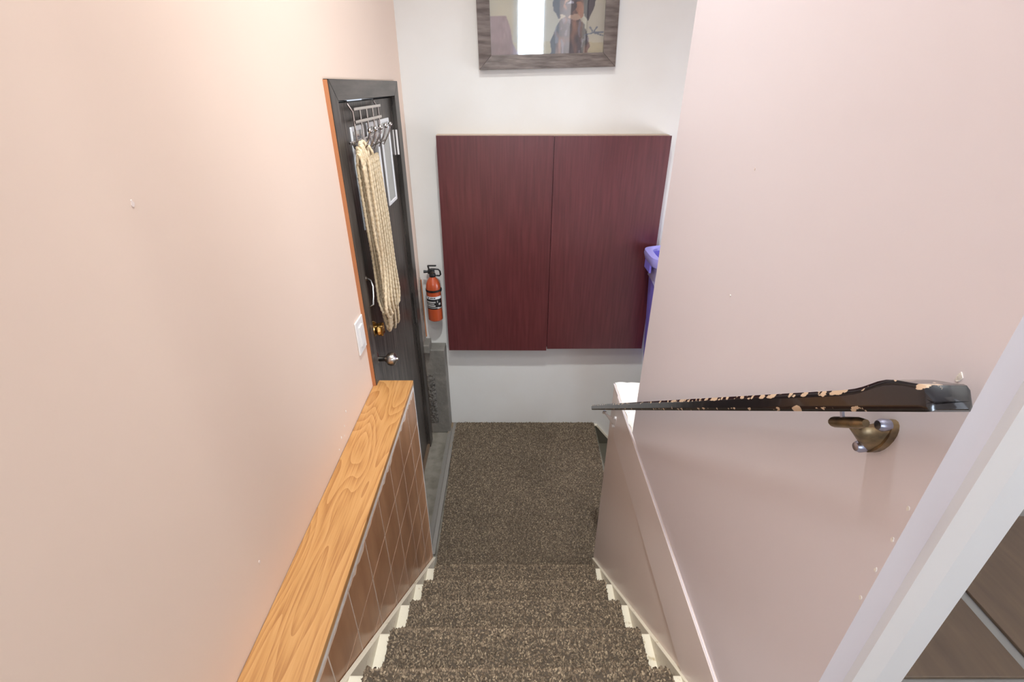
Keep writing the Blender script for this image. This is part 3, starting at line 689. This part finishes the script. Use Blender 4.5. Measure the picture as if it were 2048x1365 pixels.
for (t, q_) in stations:
    for i, (x, hgt) in enumerate(q_):
        p = Nn+ax*t+up*hgt; b.v.append((x, p.y, p.z)); 
        wear.append({0: .75, 1: .25, 2: 0, 3: .3, 4: 1.0, 5: .95, 6: .4, 10: .5}.get(i, .1)*(1 if .1 < t < .9 else .75))
nq = 11
for i in range(len(stations)-1):
    for k in range(nq): b.f.append((i*nq+k, i*nq+(k+1) % nq, (i+1)*nq+(k+1) % nq, (i+1)*nq+k))
b.f += [tuple(range(nq))[::-1], tuple(range((len(stations)-1)*nq, len(stations)*nq))]
rl = obj('rail', b, RAILM, hd, smooth=35)
wa = rl.data.attributes.new('wear', 'FLOAT', 'POINT'); wa.data.foreach_set('value', wear)

def bracket(t0, yw, zw, m_, sad, tilt):
    """t0 = distance along rail of the saddle; plate centre on wall (yw, zw)"""
    s = Nn+ax*t0-up*sad; xs = .446
    b = MB()
    # saddle bar under the rail
    b.tube([Vector((xs, s.y, s.z))-ax*.030, Vector((xs, s.y, s.z))-ax*.018, Vector((xs, s.y, s.z))+ax*.030, Vector((xs, s.y, s.z))+ax*.036], [.005, .0075, .0075, .005], 10)
    # web widening towards the plate
    p0 = Vector((xs, s.y, s.z)); p1 = Vector((XR-.006, yw, zw))
    n = 9; vs = []; fs = []
    for i in range(n):
        t = i/(n-1); c_ = p0.lerp(p1, t); c_.z -= .012*math.sin(math.pi*t)*.5
        wz = .007+.026*t**2; wy_ = .008+.004*t
        d = Vector((0, tilt[0], tilt[1])).normalized(); e = Vector((0, -d.z, d.y))
        for k in range(8):
            a_ = 2*math.pi*k/8; vs.append(tuple(c_+d*wz*math.cos(a_)+e*wy_*math.sin(a_)))
    for i in range(n-1):
        for k in range(8): fs.append((i*8+k, i*8+(k+1) % 8, (i+1)*8+(k+1) % 8, (i+1)*8+k))
    fs += [tuple(range(8))[::-1], tuple(range((n-1)*8, n*8))]
    b.add(vs, fs)
    d = Vector((0, tilt[0], tilt[1])).normalized()
    c_ = Vector((XR, yw, zw))
    pl_ = [c_+d*.034*math.cos(a_)+Vector((0, -d.z, d.y))*.015*math.sin(a_) for a_ in np.linspace(0, 2*math.pi, 20, endpoint=False)]
    vs = [tuple(p+Vector((.004, 0, 0))) for p in pl_]+[tuple(p-Vector((.006, 0, 0))) for p in pl_]
    b.add(vs, [(i, (i+1) % 20, 20+(i+1) % 20, 20+i) for i in range(20)]+[tuple(range(20)), tuple(range(20, 40))[::-1]])
    br = obj('bracket', b, m_, hd, smooth=45)
    for sg in (-1, 1):
        q_ = c_+d*.027*sg
        obj('screw', MB().lathe([(.0075, 0), (.0085, -.010), (.006, -.015), (.001, -.0155)], (XR-.004, q_.y, q_.z), 'x', 12), STEEL if m_ is not PAINTEDMETAL else m_, br, smooth=40)
    o = Vector((xs, s.y, s.z))
    obj('rail_screw', MB().tube([o+ax*.012, o+ax*.012+up*(sad-.010)], .003, 6), STEEL, br)
    return br
bracket(.155, .500, 2.098, BRONZE, .028, (.35, -1))
bracket(1.83, 1.795, 1.115, PAINTEDMETAL, .026, (.2, -1))

# ------------------------------------------------------------------ chipped paint spots
wl = bpy.data.objects['wall_left']
def chip(parent, x, y, z, r, side, m_):
    n = 9; b = MB(); pr = []
    for k in range(n):
        a_ = 2*math.pi*k/n; q_ = r*(.6+.6*random.random()); pr.append((y+q_*math.cos(a_)*.6, z+q_*math.sin(a_)))
    b.prism(pr, 'x', x, x+side*.0012); obj('paint_chip', b, m_, parent)
for (y, z, r_) in ((1.527, 1.375, .006), (1.487, 1.335, .005), (1.44, 1.315, .006), (1.40, 1.29, .005), (1.47, 1.30, .004), (.838, 2.33, .006), (.82, 1.42, .006)):
    chip(wl, XL, y, z, r_, 1, PLASTER if z < 1.4 else PAINT_K)
for (y, z, r_) in ((.425, 2.045, .004), (.424, 1.99, .004), (.424, 1.93, .004), (.424, 1.87, .004), (.445, 2.225, .007), (1.02, 2.36, .003), (1.0, 2.09, .003)):
    chip(wr, XR+.004, y, z, r_, -1, PLASTER if z < 2.3 else PAINT_K)

# ------------------------------------------------------------------ lamps
def dome_lamp(loc, power, col, rad, label):
    t = tag(thing('ceiling_lamp', loc), label, 'lamp')
    obj('base_plate', MB().lathe([(.15, 0), (.15, -.02), (.14, -.03), (.001, -.031)], loc, 'z', 28), WHITE, t, smooth=40)
    obj('glass_shade', MB().lathe([(.13, -.03), (.125, -.07), (.095, -.105), (.05, -.122), (.001, -.126)], loc, 'z', 28), emit_mat('lit_opal_glass', col, 3), t, smooth=True)
    l = bpy.data.lights.new('lamp_bulb', 'POINT'); l.energy = power; l.color = col; l.shadow_soft_size = rad*S
    o = bpy.data.objects.new('lamp_bulb', l); C.objects.link(o); o.location = Vector((loc[0], loc[1], loc[2]-.20))*S
def downlight(loc, power, col, label):
    t = tag(thing('added_downlight', loc), label, 'lamp')
    obj('trim_ring', MB().lathe([(.075, -.004), (.115, -.010), (.12, -.004), (.12, 0), (.075, 0)], loc, 'z', 32), WHITE, t, smooth=40)
    obj('lens', MB().lathe([(.078, -.002), (.06, -.010), (.001, -.014)], loc, 'z', 28), emit_mat('lit_lens', col, 6), t, smooth=True)
    l = bpy.data.lights.new('added_downlight_bulb', 'SPOT'); l.energy = power; l.color = col; l.shadow_soft_size = .08*S
    l.spot_size = math.radians(84); l.spot_blend = 1.0
    o = bpy.data.objects.new('added_downlight_bulb', l); C.objects.link(o); o.location = Vector((loc[0], loc[1], loc[2]-.04))*S
    o.rotation_euler = (math.radians(12), 0, 0)
downlight((.06, 1.32, ZC), 255, (.92, .98, 1.0), 'unseen downlight added above the stairs to light the landing')  # unseen lamp; narrow cone added to carry light down the stairwell
dome_lamp((-.28, .15, ZC), 38, (.90, .97, 1.0), .10, 'unseen opal dome lamp added to brighten the top of the stairs')  # unseen lamp added to brighten the treads and right wall
dome_lamp((2.2, -.17, ZC), 28, (.90, .97, 1.0), .08, 'opal dome lamp on the kitchen ceiling')
